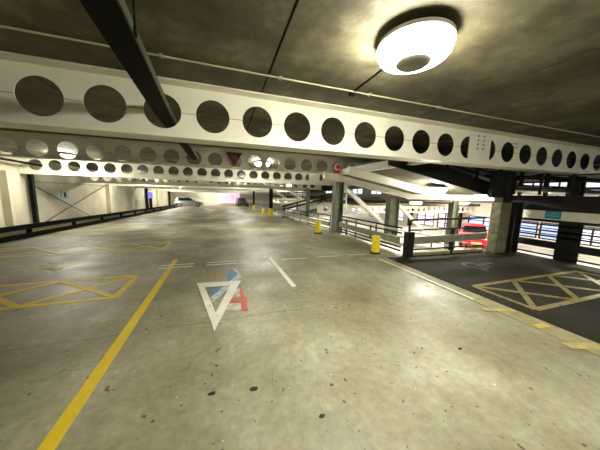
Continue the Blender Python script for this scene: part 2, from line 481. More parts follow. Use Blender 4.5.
# ------------------------------------------------------------------ columns
def h_column(label, x, y, z0, z1, w, d, mat, base=None, along='y', cat='column'):
    t = thing('steel_column', label, cat, (x, y, z0))
    tf = .03
    if along == 'y':     # flanges face the viewer (normal to y)
        MB().box(x-w/2, x+w/2, y-d/2, y-d/2+tf, z0, z1).build('flange', M[mat], t)
        MB().box(x-w/2, x+w/2, y+d/2-tf, y+d/2, z0, z1).build('flange', M[mat], t)
        MB().box(x-.012, x+.012, y-d/2+tf, y+d/2-tf, z0, z1).build('web', M[mat], t)
    else:
        MB().box(x-w/2, x-w/2+tf, y-d/2, y+d/2, z0, z1).build('flange', M[mat], t)
        MB().box(x+w/2-tf, x+w/2, y-d/2, y+d/2, z0, z1).build('flange', M[mat], t)
        MB().box(x-w/2+tf, x+w/2-tf, y-.012, y+.012, z0, z1).build('web', M[mat], t)
    if base:
        MB().box(x-w/2-.05, x+w/2+.05, y-d/2-.05, y+d/2+.05, z0, z0+.025).build('base_plate', M[mat], t)
    return t
h_column('grey green steel column by the far yellow bollard under the red alarm', 4.62, 8.81, -.03, 2.10, .38, .30, 'green_steel', True, 'x')
t = thing('drain_pipe', 'thin pale drain pipe on the right of the grey green column', 'pipe', (4.93, 8.66, 0))
MB().tube([(4.93, 8.66, -.02), (4.93, 8.66, 2.04)], .03, 10).build('pipe', M['white_steel'], t, smooth=True)
for z in (.5, 1.5): MB().box(4.81, 4.965, 8.66, 8.70, z, z+.03).build('clip', M['green_steel'], t)
h_column('olive steel column under the ramp corner behind the white brace', 7.72, 9.12, RL, 1.50, .52, .34, 'green_steel', True, 'x')
h_column('dark green steel column left of the red car', 11.6, 9.05, RL, 1.45, .42, .30, 'green_steel', True, 'x')
# near right column: concrete lower half, black steel upper half
t = thing('encased_column', 'mossy concrete encased column with black steel top at end of near barrier', 'column', (7.62, 4.50, 0.012))
MB().box(7.42, 7.84, 4.36, 4.64, .012, 1.48).build('concrete_casing', M['conc_col'], t, bevel=.02)
MB().box(7.45, 7.48, 4.38, 4.60, 1.48, 2.333).build('flange', M['dark_steel'], t)
MB().box(7.80, 7.83, 4.38, 4.60, 1.48, 2.333).build('flange', M['dark_steel'], t)
MB().box(7.48, 7.80, 4.40, 4.42, 1.48, 2.333).build('web', M['dark_steel'], t)
MB().box(7.0, 7.45, 4.40, 4.50, 1.62, 2.333).build('bracket', M['dark_steel'], t)
h_column('black steel post standing right against the mossy concrete column', 8.08, 4.42, .012, 1.50, .34, .24, 'dark_steel', None, 'x')
t = h_column('black steel column between the two groups of right windows', 8.52, 3.38, RL, R0S, .10, .36, 'dark_steel', None, 'x')
MB().box(8.46, 8.50, 3.16, 3.60, .0, 1.02).build('guard_plate', M['dark_steel'], t)
h_column('black steel post above the half level edge at far right', 12.4, 5.0, R0T, CZ, .45, .30, 'dark_steel', None, 'x')
# aisle columns with yellow feet
for x, y, s, lb in ((3.72, 18.62, .26, 'black aisle column with yellow foot, nearer of two in the far aisle'),
                    (3.60, 28.6, .22, 'slim black aisle column, farther of two in the far aisle')):
    t = h_column(lb, x, y, dz(y), CZ+dz(y)-.77, s, s, 'dark_steel')
    MB().box(x-s/2-.03, x+s/2+.03, y-s/2-.03, y+s/2+.03, dz(y), dz(y)+.62).build('guard_sleeve', M['yellow'], t)
h_column('olive steel post beside the distant climbing ramp', 5.2, 14.0, dz(14), 1.95, .18, .18, 'green_steel')

# left wall: black posts and pale riveted columns
for i, (y, w, lb) in enumerate(((13.72, .15, 'black post at the left wall between riveted column and braced panel'),
        (30.3, .26, 'black post on the left wall beside the violet lit machine'),
        (42.0, .26, 'thin black post on the left wall behind the silver car'))):
    h_column(lb, XL+.22, y, dz(y), CZ+dz(y)-.765, w, w, 'dark_steel', None, 'x')
for i, (y, w, lb) in enumerate(((12.75, .62, 'pale riveted column at far left of the picture'), (21.4, .5, 'pale column on the left wall right of the crossed rods'),
        (26.0, .4, 'pale column on the left wall past the crossed rods'), (35.2, .4, 'farthest pale column on the left wall'))):
    t = thing('clad_column', lb, 'column', (XL+.2, y, dz(y)))
    MB().box(XL+.002, XL+.26, y-w/2, y+w/2, dz(y), CZ+dz(y)-.77).build('casing', M['wall'], t)
    if i == 0:
        rv = MB()
        for k in range(26): rv.lathe((XL+.26, y-.12, .15+k*.085), [(.014, 0), (.012, .008), (.004, .012)], 6, 'x')
        rv.build('rivets', M['seam'], t)
# cross bracing
t = thing('cross_bracing', 'thin dark crossed rods in front of the pale left wall panel', 'bracing', (XL+.1, 17.5, 0))
MB().tube([(XL+.12, 14.1, 1.62), (XL+.12, 18.9, -.35)], .018, 6).build('rod', M['dark_steel'], t)
MB().tube([(XL+.16, 14.3, -.1), (XL+.16, 20.9, 1.85)], .018, 6).build('rod', M['dark_steel'], t)
t = thing('cross_bracing', 'dark horizontal sheeting rail above the crossed rods on the left wall', 'bracing', (XL+.05, 17.5, 1.9))
MB().box(XL+.002, XL+.06, 13.9, 21.1, 1.80, 1.86).build('rail', M['seam'], t)

# ------------------------------------------------------------------ white braces in the void
def brace(lb, a, b, r=.075):
    t = thing('diagonal_brace', lb, 'brace', a)
    MB().bar(a, b, r*2, r*2).build('tube', M['white_steel'], t, bevel=.01)
    for p in (a, b):
        MB().box(p[0]-.13, p[0]+.13, p[1]-.02+.1, p[1]+.02+.1, p[2]-.13, p[2]+.13).build('end_plate', M['white_steel'], t)
brace('long white diagonal brace between the two columns beside the void', (5.05, 9.45, 2.08), (7.85, 9.45, -.02), .085)
brace('shorter white diagonal brace right of the olive column', (8.15, 9.3, 1.2), (9.95, 9.3, -.2), .075)
brace('distant white diagonal brace behind the black aisle column', (4.9, 23.6, 1.9), (7.2, 23.6, .5), .09)
brace('distant white diagonal brace near the olive post', (6.6, 23.8, 1.9), (9.0, 23.8, .5), .09)

# ------------------------------------------------------------------ barriers
def bent(pts, r=.12):  # small rounded corner path
    out = []
    for i, p in enumerate(pts):
        p = Vector(p)
        if 0 < i < len(pts)-1:
            a = (Vector(pts[i-1])-p).normalized(); b = (Vector(pts[i+1])-p).normalized()
            for k in range(5):
                u = k/4; out.append(p + a*r*(1-u)**2 + b*r*u**2)
        else: out.append(p)
    return out
# along the ramp head, to the concrete column
t = thing('safety_barrier', 'near safety barrier with black rounded rail and grey crash beam across the ramp head', 'barrier', (6, 4.72, 0))
def yb(x): return 4.80 - (x-4.6)*.04
MB().tube(bent([(4.66, yb(4.66), .30), (4.66, yb(4.66), .97), (7.34, yb(7.34), 1.02)]), .028, 10).build('top_rail', M['dark_steel'], t, smooth=True)
MB().tube([(4.66, yb(4.66), .70), (7.34, yb(7.34), .74)], .022, 8).build('mid_rail', M['dark_steel'], t, smooth=True)
MB().bar((4.72, yb(4.72)-.07, .43), (7.33, yb(7.33)-.07, .49), .04, .20).build('crash_beam', M['grey_rail'], t, bevel=.012)
MB().bar((4.72, yb(4.72), .17), (7.33, yb(7.33), .20), .035, .035).build('low_rail', M['dark_steel'], t)
MB().box(4.54, 4.76, 4.70, 4.84, 0.0, .66).build('post', M['dark_steel'], t)
MB().box(6.10, 6.18, 4.70, 4.78, 0.012, .74).build('post', M['dark_steel'], t)
MB().bar((4.62, yb(4.62), .05), (7.34, yb(7.34), .05), .06, .09).build('toe_board', M['kerb'], t)
# along the deck edge, away from the viewer
def edge_barrier(lb, pts, posts, rails, beam, mat='grey_rail'):
    t = thing('safety_barrier', lb, 'barrier', (*pts[0][:2], dz(pts[0][1])))
    (xa, ya), (xb_, yb2) = pts
    za, zb = dz(ya), dz(yb2)
    if beam: MB().bar((xa-.05, ya, za+beam), (xb_-.05, yb2, zb+beam), .05, .19).build('crash_beam', M[mat], t, bevel=.01)
    for h in rails: MB().bar((xa, ya, za+h), (xb_, yb2, zb+h), .04, .04).build('rail', M['dark_steel'], t)
    for k in range(posts):
        u = k/(posts-1) if ya > 5 else (.32, .66, 1)[k]; x = xa+(xb_-xa)*u; y = ya+(yb2-ya)*u
        MB().box(x-.02, x+.02, y-.02, y+.02, dz(y)-.02, dz(y)+max(rails)+.02).build('post', M['green_steel'], t)
    return t
edge_barrier('grey crash beam barrier along the deck edge between the two near yellow bollards', ((4.55, 4.95), (4.52, 8.3)), 3, (.12, .22, .60, .74), .40)
edge_barrier('long safety barrier along the deck edge beyond the grey green column', ((4.45, 9.1), (4.28, 18.2)), 8, (.12, .5, .7), .33)
edge_barrier('distant safety barrier along the far deck edge', ((4.3, 22.4), (4.3, 38.5)), 11, (.2, .5, .75), .35)

# barrier and windowsill rails along the outer edge of the dark bay
t = thing('safety_barrier', 'black multi rail barrier below the right hand windows', 'barrier', (8.5, 2, 0))
for z in (.60, .74, .90): MB().box(8.46, 8.50, -7.5, 4.70, z-.022, z+.022).build('rail', M['dark_steel'], t)
MB().box(8.455, 8.51, -7.5, 4.70, .27, .46).build('crash_beam', M['dark_steel'], t)
MB().box(8.455, 8.50, -7.5, 4.70, .06, .10).build('rail', M['dark_steel'], t)
for y in (4.55, 2.2, .9, -.4, -1.7): MB().box(8.44, 8.52, y-.06, y+.06, -.28, 1.0).build('post', M['dark_steel'], t)
# edge beam of half level, cream band and black upstand
t = thing('edge_beam', 'cream edge band with black upstand above the right hand windows', 'beam', (8.5, 2, 1.0))
MB().box(8.46, 8.54, -7.9, 4.75, 1.05, 1.29).build('cream_band', M['cream'], t)
MB().box(8.42, 8.56, -7.9, 4.75, 1.29, 1.50).build('upstand', M['dark_steel'], t)
MB().box(8.44, 8.56, -7.9, 4.75, .98, 1.05).build('lower_flange', M['dark_steel'], t)
MB().box(8.40, 8.445, -7.9, 4.75, 1.50, 1.70).build('kerb_plate', M['dark_steel'], t)
t = thing('railing', 'black railing and bracing on the half level edge at upper right', 'railing', (8.5, 2, 1.7))
for z in (1.90, 2.06, 2.22): MB().box(8.42, 8.46, -7.5, 4.72, z-.014, z+.014).build('rail', M['dark_steel'], t)
for k in range(9): MB().box(8.41, 8.46, 4.7-k*.62-.02, 4.7-k*.62+.03, 1.72, 2.25).build('post', M['dark_steel'], t)
t = thing('car_ramp', 'black framed ramp behind the upper right railing', 'ramp', (12, 5, 2.0))
for a, b, w in (((11.5, 7.6, 2.62), (11.5, 2.2, 2.02), .14), ((11.5, 7.6, 2.95), (11.5, 2.2, 2.5), .10), ((11.5, 7.6, 2.25), (11.5, 2.2, 1.82), .06), ((11.8, 8.2, 2.05), (11.8, 4.0, 2.9), .08)):
    MB().bar(a, b, .12, w).build('beam', M['dark_steel'], t)
for y in (7.0, 6.2, 5.4, 4.6, 3.9): MB().box(11.45, 11.55, y-.05, y+.05, R0T, 2.9).build('post', M['dark_steel'], t)
# facade posts seen as dark piers between the windows
for y, lb in ((7.78, 'dark pier between the white and blue windows on the outer wall'), (10.9, 'dark pier behind the concrete encased column'),
              (14.45, 'dark pier right of the pink windows'), (19.9, 'dark pier left of the pink windows')):
    h_column(lb, XF-.22, y, RL, 1.30 if y > 9 else R0S, .3, .34, 'dark_steel', None, 'x')

# left wall guard rails
t = thing('guard_rail', 'long black double guard rail along the left wall', 'guard rail', (-6.15, 20, -.3))
def seg(m, x, y0, y1, h, w, hh):
    for a, b in ((y0, min(8., y1)), (max(8., y0), y1)):
        if b > a: m.bar((x, a, dz(a)+h), (x, b, dz(b)+h), w, hh)
for h, hh, mt in ((.38, .15, 'tray'), (.10, .15, 'tray')):
    m = MB(); seg(m, -5.92, 1.5, 36.0, h, .08, hh); m.build('rail', M[mt], t)
m = MB(); seg(m, -6.1, 1.5, 36.0, .24, .06, .06); m.build('pipe', M['grey_rail'], t)
for k in range(14):
    y = 2.6+k*2.42
    MB().box(-6.06, -5.965, y-.05, y+.05, dz(y)-.01, dz(y)+.44).build('post', M['tray'], t)
m = MB(); seg(m, -6.6, 1.5, 36.0, .08, .3, .14)
k_ = tag(m.build('kerb_stone', M['kerb']), 'low pale kerb between the black guard rail and left wall', 'kerb')

# ------------------------------------------------------------------ bollards
def bollard(lb, x, y, r=.105, h=.50):
    z = dz(y)
    t = thing('bollard', lb, 'bollard', (x, y, z))
    MB().lathe((x, y, z), [(r*1.35, 0), (r*1.35, .035), (r*1.05, .05)], 20).build('base', M['black'], t)
    MB().lathe((x, y, z), [(r, .05), (r, h-.03), (r*.9, h-.005), (r*.6, h)], 24).build('sleeve', M['yellow'], t, smooth=True)
    for k in range(4):
        a = k*PI/2+.6
        MB().lathe((x+r*1.2*math.cos(a), y+r*1.2*math.sin(a), z+.035), [(.012, 0), (.012, .012)], 6).build('bolt', M['grey_rail'], t)
bollard('nearest yellow bollard at the corner of the dark bay', 3.98, 5.25)
bollard('second yellow bollard in front of the grey green column', 3.70, 8.67, .12, .50)
bollard('small distant yellow bollard left of the climbing ramp', 3.55, 21.4, .12, .5)
tag(MB().prism([(3.2, 5.05), (3.85, 5.12), (4.3, 5.1), (4.35, 4.9), (3.6, 4.95)], .001, .01).build('concrete_patch', M['kerb']), 'pale concrete patch at the foot of the nearest yellow bollard', 'floor patch')

# ------------------------------------------------------------------ ceiling lamps
def ceiling_light(lb, x, y, z, mat='lamp', group=None):
    t = thing('ceiling_light', lb, 'ceiling light', (x, y, z), group)
    MB().lathe((x, y, z), [(.16, 0), (.16, -.03), (.32, -.04), (.338, -.05), (.338, -.085), (.325, -.088)], 48).build('housing', M['housing'], t, smooth=True)
    MB().lathe((x, y, z), [(.322, -.088), (.322, -.15), (.30, -.18), (.23, -.205), (.155, -.212)], 48).build('diffuser', M[mat], t, smooth=True)
    MB().lathe((x, y, z), [(.160, -.2125), (.158, -.228), (.13, -.25), (.06, -.265)], 32).build('boss', M['boss'], t, smooth=True)
    return t
L = ceiling_light('large lit round ceiling light in the near bay beside the cable', 1.77, 1.965, CZ-.01)
FL = ceiling_light('lit ceiling light seen through the openings right of the triangle sign', 1.78, 11.0, CZ+dz(11), 'lamp_far')
def more(x, y, z, lb): return copy_thing(FL, (x, y, z), lb)
more(-6.1, 12.3, CZ+dz(12.3), 'lit ceiling light seen through the openings at far left')
more(-6.1, 21.0, CZ+dz(21), 'far ceiling light near the left wall beyond the crossed rods')
more(1.8, 20.6, CZ+dz(20.6), 'far ceiling light over the aisle, third bay')
more(-6.1, 30.2, CZ+dz(30.2), 'distant ceiling light near the left wall')
more(1.8, 30.2, CZ+dz(30.2), 'distant ceiling light over the aisle')
more(-6.1, 39.8, CZ+dz(39.8), 'ceiling light above the silver car')
more(1.8, 39.8, CZ+dz(39.8), 'ceiling light before the end wall window')
more(1.8, -2.6, CZ, 'round ceiling light over the aisle behind the viewer')

more(8.0, -2.2, CZ, 'right hand round ceiling light over the dark bay behind the viewer')  # added out of view to brighten the right end of the nearest beam
more(-2.2, 43.9, CZ+dz(43.9), 'last ceiling light by the end wall')  # added to lift the dim end wall
more(-6.6, 34.9, CZ+dz(34.9), 'ceiling light over the left rail end')  # likewise added, for the dim far end of the hall
more(6.9, 6.1, zs(6.9)+.20, 'lit ceiling light under the overhead ramp')
more(11.5, 7.6, 1.86, 'ceiling light under the half level right of the overhead ramp')
for i, (x, y) in enumerate(((11.5, 11.5), (16.5, 12.2), (12.0, 20.4), (16.5, 17.0), (12.0, 27.0), (16.5, 31.0), (7.2, 26.0))):  # the last one is added to brighten the background beyond the void
    more(x, y, (1.33 if y < 13 else .92) if x > 8.5 else CZ+dz(y), ['ceiling light of the lower half level behind the white braces', 'ceiling light of the lower half level above the red car',
         'ceiling light beyond the second half level beam', 'ceiling light near the dark pier by the pink windows', 'ceiling light in the deep half level bay',
         'most distant ceiling light by the outer wall', 'ceiling light over the distant white braces'][i])
for i, (x, y) in enumerate(((11.2, 3.4), (13.5, -1.5), (15.5, 4.0), (15.2, 7.2))):  # includes lamps added to whiten the lower floor in place of daylight
    more(x, y, R0S, ['ceiling light of the lower half level outside the right barrier', 'rear ceiling light of the lower half level outside the right barrier',
         'ceiling light nearest the blue windows on the lower half level', 'ceiling light of the lower half level right of the red car'][i])

# conduits
t = thing('conduit', 'thin conduit clipped along the ceiling in front of nearest beam', 'conduit', (0, 3.2, 3.08))
MB().tube([(XL, 3.19, 3.082), (13, 3.17, 3.082)], .011, 8).build('pipe', M['seam'], t)
for k in range(14):
    x = -6.1+k*1.37
    MB().box(x-.018, x+.018, 3.155, 3.215, 3.066, CZ-.001).build('clip', M['grey_rail'], t)
tag(MB().tube([(1.85, 3.17, 3.088), (1.85, 2.75, 3.088), (1.84, 2.14, 3.09)], .012, 8).build('lamp_cable', M['tray']), 'short dark cable from the ceiling conduit to the large round light', 'cable')
t = thing('junction_box', 'small dark junction box on the ceiling conduit by the light cable', 'box', (1.85, 3.18, 3.06))
MB().box(1.81, 1.89, 3.205, 3.27, 3.05, CZ-.001).build('body', M['tray'], t)
# cable trays
t = thing('cable_tray', 'black cable tray running overhead through an opening of the nearest beam', 'cable tray', (-.85, 2, 2.7))
m1 = MB(); m2 = MB()
for (xa_, ya_), (xb2_, yb3_) in (((-.30, -6.0), (-.67, 1.85)), ((-.67, 1.85), (-.80, 3.95)), ((-.80, 3.95), (-.90, 9.2))):
    m1.hexa([(xa_-.11, ya_, 2.69), (xa_+.10, ya_, 2.69), (xb2_+.10, yb3_, 2.69), (xb2_-.11, yb3_, 2.69), (xa_-.11, ya_, 2.76), (xa_+.10, ya_, 2.76), (xb2_+.10, yb3_, 2.76), (xb2_-.11, yb3_, 2.76)])
    m2.hexa([(xa_+.10, ya_, 2.685), (xa_+.112, ya_, 2.685), (xb2_+.112, yb3_, 2.685), (xb2_+.10, yb3_, 2.685), (xa_+.10, ya_, 2.768), (xa_+.112, ya_, 2.768), (xb2_+.112, yb3_, 2.768), (xb2_+.10, yb3_, 2.768)])
m1.build('tray', M['tray'], t); m2.build('side_lip', M['tray_edge'], t)
t = thing('cable_tray', 'dark cable tray entering the first opening of the third beam at far left', 'cable tray', (-7.76, 12, 2.55))
MB().bar((-7.72, 5.0, 2.76), (-7.76, 13.9, 2.56), .14, .07).build('tray', M['tray'], t)
t = thing('pull_cord', 'thin black cord hanging from the ceiling right of the cable tray', 'cord', (-.43, 1.6, 2.4))
MB().tube([(-.43, 1.6, CZ), (-.43, 1.6, 2.46)], .006, 6).build('cord', M['tray'], t)
MB().lathe((-.43, 1.6, 2.41), [(.007, 0), (.010, .02), (.009, .05), (.005, .06)], 12).build('weight', M['tray'], t)

# ------------------------------------------------------------------ signs
t = thing('triangle_sign', 'dark red inverted triangle give way sign on the shaded second beam', 'sign', (.41, 8.56, 2.45))
def tri(cx, cz, w, h, y0, y1):
    return MB().xz_prism([(cx-w/2, cz+h/2), (cx, cz-h/2), (cx+w/2, cz+h/2)], y0, y1)
tri(.41, 2.70, .56, .49, 8.565, 8.58).build('border', M['sign_red'], t)
tri(.41, 2.715, .36, .31, 8.560, 8.565).build('face', M['sign_face'], t)
def text(s, size, loc, mat, parent, name='lettering', rot=(PI/2, 0, 0)):
    cu = bpy.data.curves.new(name, 'FONT'); cu.body = s; cu.size = size; cu.align_x = 'CENTER'; cu.align_y = 'CENTER'; cu.extrude = .001
    cu.materials.append(mat)
    tmp = bpy.data.objects.new(name, cu); C.objects.link(tmp)
    me = bpy.data.meshes.new_from_object(tmp); bpy.data.objects.remove(tmp); o = bpy.data.objects.new(name, me); C.objects.link(o)
    o.rotation_euler = rot; o.parent = parent
    off = Vector((0,0,0)); p = parent
    while p is not None: off += p.location; p = p.parent
    o.location = Vector(loc)-off
    return o
text('GIVE', .095, (.41, 8.558, 2.80), M['sign_text'], t)
text('WAY', .075, (.41, 8.558, 2.725), M['sign_text'], t)
MB().box(.28, .54, 8.58, 8.773, 2.83, 2.86).build('bracket', M['dark_steel'], t)

t = thing('fire_alarm', 'red and pale round fire alarm above the grey green column', 'alarm', (4.40, 8.52, 2.34))
MB().lathe((4.40, 8.56, 2.68), [(.15, .02), (.16, -.02), (.13, -.05), (.09, -.06)], 24, 'y').build('dome', M['alarm_pink'], t, smooth=True)
MB().lathe((4.40, 8.50, 2.68), [(.085, 0), (.075, -.03), (.03, -.045)], 20, 'y').build('lens', M['alarm_red'], t, smooth=True)
MB().box(4.31, 4.49, 8.51, 8.585, 2.43, 2.58).build('call_box', M['alarm_red'], t, bevel=.01)
MB().box(4.36, 4.44, 8.55, 8.585, 2.50, 2.60).build('neck', M['alarm_red'], t)
MB().box(4.34, 4.46, 8.585, 8.77, 2.45, 2.49).build('bracket', M['alarm_red'], t)

t = thing('wall_sign', 'small teal blue sign on the cream band above the right windows', 'sign', (8.45, 3.74, 1.10))
MB().box(8.445, 8.459, 3.58, 3.90, 1.08, 1.29).build('board', M['sign_blue'], t)
MB().box(8.442, 8.445, 3.62, 3.86, 1.215, 1.23).build('stripe', M['sign_cyan'], t)
MB().box(8.442, 8.445, 3.62, 3.86, 1.15, 1.165).build('stripe', M['sign_cyan'], t)
t = thing('wall_sign', 'small pale cyan sign with dark mark above the crossed rods on left wall', 'sign', (XL+.02, 16.3, 1.1))
MB().box(XL+.005, XL+.03, 16.05, 16.65, 1.0, 1.42).build('board', M['sign_cyan'], t)
MB().box(XL+.03, XL+.035, 16.25, 16.45, 1.08, 1.34).build('pictogram', M['dark_steel'], t)

t = thing('ticket_machine', 'dark ticket machine with violet lit top at the left wall', 'machine', (-7.3, 28.6, dz(28.6)))
MB().box(-7.42, -7.18, 28.5, 28.75, dz(28.6), dz(28.6)+1.25).build('body', M['dark_steel'], t, bevel=.02)
MB().box(-7.52, -7.08, 28.5, 28.7, dz(28.6)+1.28, dz(28.6)+1.9).build('lit_head', M['sign_violet'], t, bevel=.02)
MB().box(-7.36, -7.24, 28.55, 28.65, dz(28.6)+1.25, dz(28.6)+1.28).build('neck', M['dark_steel'], t)

# ------------------------------------------------------------------ road markings (thin paint)
def strip(m, a, b, w, z0=0.0, th=.003):
    a, b = Vector((*a, 0)), Vector((*b, 0)); d = (b-a).normalized(); s = Vector((-d.y, d.x, 0))*w/2
    m.prism([(p.x, p.y) for p in (a-s, b-s, b+s, a+s)], z0, z0+th, lambda x, y: dz(y))
def mark(name, lb, cat, lines, w, mat, z0=0.0, group=None):
    m = MB()
    for i, (a, b, *ww) in enumerate(lines): strip(m, a, b, ww[0] if ww else w, z0, .003+.0004*i)
    return tag(m.build(name, M[mat]), lb, cat, group)
mark('painted_line', 'long yellow line running from lower left towards the dashed markings', 'painted line', [((-1.055, 0.6), (-1.055, 5.85))], .10, 'ypaint')
def hatch(xa, n, cell, y0, y1, w):
    L = []; xe = xa + n*cell
    L += [((xa, y0), (xe, y0)), ((xa, y1), (xe, y1)), ((xa, y0), (xa, y1)), ((xe, y0), (xe, y1))]
    for k in range(n):
        a, b = xa+k*cell, xa+(k+1)*cell
        L += [((a, y0), (b, y1)), ((a, y1), (b, y0))]
    return L
mark('hatched_box', 'yellow cross hatched box nearest on the left of the aisle', 'painted hatching', hatch(-1.54, 4, -1.09, 3.93, 4.87, .09), .085, 'ypaint')
mark('hatched_box', 'fainter yellow cross hatched box farther left past the wheelchair symbol', 'painted hatching', hatch(-1.54, 4, -1.09, 6.93, 7.92, .09), .085, 'ypaint_worn', .001)
mark('bay_corner', 'worn yellow bay corner on the far left of the aisle', 'painted line', [((-1.54, 9.9), (-1.54, 10.9)), ((-1.5, 10.9), (-5.8, 10.9)), ((-1.5, 9.9), (-5.8, 9.9))], .085, 'ypaint_ghost', .001)
mark('bay_corner', 'faint yellow line across the far bays by the left rail', 'painted line', [((-1.5, 13.2), (-5.8, 13.2)), ((-1.5, 16.2), (-5.8, 16.2))], .085, 'ypaint_ghost', .001)
mark('hatched_box', 'yellow cross hatched box on the dark tarmac at right', 'painted hatching', hatch(4.26, 3, 1.10, 1.90, 2.78, .09), .085, 'ypaint_tar', .012)
# wheelchair symbols
def wheelchair(lb, cx, cy, s, mat, z0, flip=1):
    m = MB()
    def P(u, v): return (cx+flip*u*s, cy+v*s)
    pts = [(.30*math.cos(a), -.1+.30*math.sin(a)) for a in [math.radians(q) for q in range(120, 400, 20)]]
    for a, b in zip(pts[:-1], pts[1:]): strip(m, P(*a), P(*b), .09*s, z0)
    for a, b in (((-.06, .55), (-.02, .05)), ((-.02, .05), (.30, .05)), ((.30, .05), (.42, -.35)), ((.42, -.35), (.56, -.30)), ((-.05, .32), (.22, .30))):
        strip(m, P(*a), P(*b), .11*s, z0)
    hd = [P(-.06+.1*math.cos(q*PI/6), .72+.1*math.sin(q*PI/6)) for q in range(12)]
    m.prism(hd, z0, z0+.003, lambda x, y: dz(y))
    return tag(m.build('wheelchair_symbol', M[mat]), lb, 'painted symbol')
def wheelchair_side(lb, cx, cy, s, mat, z0, sg=1):
    # symbol drawn to be read from the aisle: its head points to the rail
    m = MB()
    def P(u, v): return (cx + sg*v*s, cy - u*s)
    pts = [(.30*math.cos(a), -.1+.30*math.sin(a)) for a in [math.radians(q) for q in range(120, 400, 20)]]
    for a, b in zip(pts[:-1], pts[1:]): strip(m, P(*a), P(*b), .10*s, z0)
    for a, b in (((-.06, .55), (-.02, .05)), ((-.02, .05), (.30, .05)), ((.30, .05), (.42, -.35)), ((.42, -.35), (.56, -.30)), ((-.05, .32), (.22, .30))):
        strip(m, P(*a), P(*b), .12*s, z0)
    m.prism([P(-.06+.1*math.cos(q*PI/6), .72+.1*math.sin(q*PI/6)) for q in range(12)], z0, z0+.003, lambda x, y: dz(y))
    return tag(m.build('wheelchair_symbol', M[mat]), lb, 'painted symbol')
wheelchair_side('yellow wheelchair symbol between the two left hatched boxes', -3.35, 6.0, .85, 'ypaint_worn', 0, -1)
wheelchair_side('faint yellow wheelchair symbol beyond the farther left hatched box', -3.5, 9.0, .7, 'ypaint_ghost', 0, -1)
wheelchair_side('faded wheelchair symbol on the dark tarmac beyond the hatched box', 5.65, 3.68, .72, 'tpaint_ghost', .012, 1)
# double dashed give way lines
dash = []
for i, (x0, x1) in enumerate(((-1.27, -.62), (-.37, .27))):
    for j, y in enumerate((5.22, 5.40)):
        dash.append(mark('white_dash', ['near', 'far'][j] + ' row white dash ' + ['crossing the head of the yellow line', 'just behind the blue floor paint'][i],
                         'painted dash', [((x0, y), (x1, y))], .055, 'wpaint', .004, 'double row of white dashes'))
for x0, x1, lb in ((1.32, 1.98, 'thin white dash just right of the long white line head'), (2.22, 2.88, 'thin white dash midway to the yellow bollard'), (3.12, 3.72, 'thin white dash ending at the nearest yellow bollard')):
    mark('white_dash', lb, 'painted dash', [((x0, 5.27), (x1, 5.24))], .05, 'wpaint', .004, 'single row of white dashes')
mark('white_line', 'short thick white line pointing away right of the triangle', 'painted line', [((1.14, 3.62), (1.08, 5.5))], .085, 'wpaint', .001)
for i, (x0, y) in enumerate(((-1.2, 6.4), (-.3, 6.42), (-1.3, 7.3), (-1.2, 8.6))):
    mark('white_dash', 'faint worn white dash in the aisle, ' + ['left one past the yellow line head', 'right one past the yellow line head', 'second row past the yellow line', 'third row past the yellow line'][i],
         'painted dash', [((x0, y), (x0+.7, y))], .05, 'pwhite_paint', .001, 'faint dashes up the aisle')
# give way triangle
m = MB()
o_ = [(-.45, 4.19), (.285, 4.12), (-.12, 2.62)]; i_ = [(-.31, 3.97), (.09, 3.94), (-.115, 3.05)]
for k in range(3):
    j = (k+1) % 3
    m.prism([o_[k], o_[j], i_[j], i_[k]], .0085, .0105)
tag(m.build('give_way_triangle', M['wpaint']), 'white painted give way triangle on the aisle floor', 'painted triangle')
# flag coloured paint remains
def patch(lb, polys, mat, z=.001):
    m = MB()
    for i, p in enumerate(polys): m.prism(p, z, z+.002+.0005*i)
    return tag(m.build('paint_patch', M[mat]), lb, 'painted patch')
patch('blue floor paint showing around the give way triangle', [[(.13, 4.84), (.30, 4.44), (.17, 4.26), (.07, 4.16), (.05, 4.5)], [(-.24, 3.90), (.03, 3.91), (-.10, 3.62), (-.15, 3.56)], [(.15, 3.92), (.27, 4.16), (.27, 3.83)]], 'blue_paint')
patch('pale blue diagonal stripe painted under the triangle', [[(-.22, 3.50), (-.165, 3.37), (.32, 4.34), (.26, 4.50)], [(.26, 4.50), (.32, 4.40), (.20, 4.92), (.13, 4.90)]], 'pblue_paint', .0048)
patch('pale panels painted beside the red cross', [[(.04, 3.81), (.24, 3.79), (.23, 3.46), (.03, 3.48)], [(.05, 3.29), (.22, 3.26), (.21, 3.02), (.01, 3.11)]], 'pwhite_paint')
patch('faded red painted cross right of the triangle', [[(.24, 3.78), (.28, 3.78), (.305, 3.0), (.215, 3.02)], [(.03, 3.46), (.33, 3.40), (.32, 3.25), (.04, 3.30)]], 'red_paint', .0048)
patch('small orange paint spot left of the blue paint', [[(-.02+.05*math.cos(a*PI/4), 4.45+.09*math.sin(a*PI/4)) for a in range(8)]], 'orange_paint')
# scraps of litter
for (x, y), r, lb in zip([(0.21, 1.71), (-0.11, 1.76), (2.36, 1.59), (0.65, 1.33)], (.030, .024, .022, .018), ('larger black scrap of litter on the near concrete below the triangle', 'small black scrap of litter left of the larger one',
        'black scrap of litter on the concrete towards the dark tarmac', 'tiny dark scrap of litter nearest the viewer')):
    pts = [(x+r*(1+.5*random.random())*math.cos(a), y+r*(.5+.4*random.random())*math.sin(a)) for a in [k*PI/3.5 for k in range(7)]]
    tag(MB().prism(pts, .0005, .006).build('litter_scrap', M['black']), lb, 'litter')
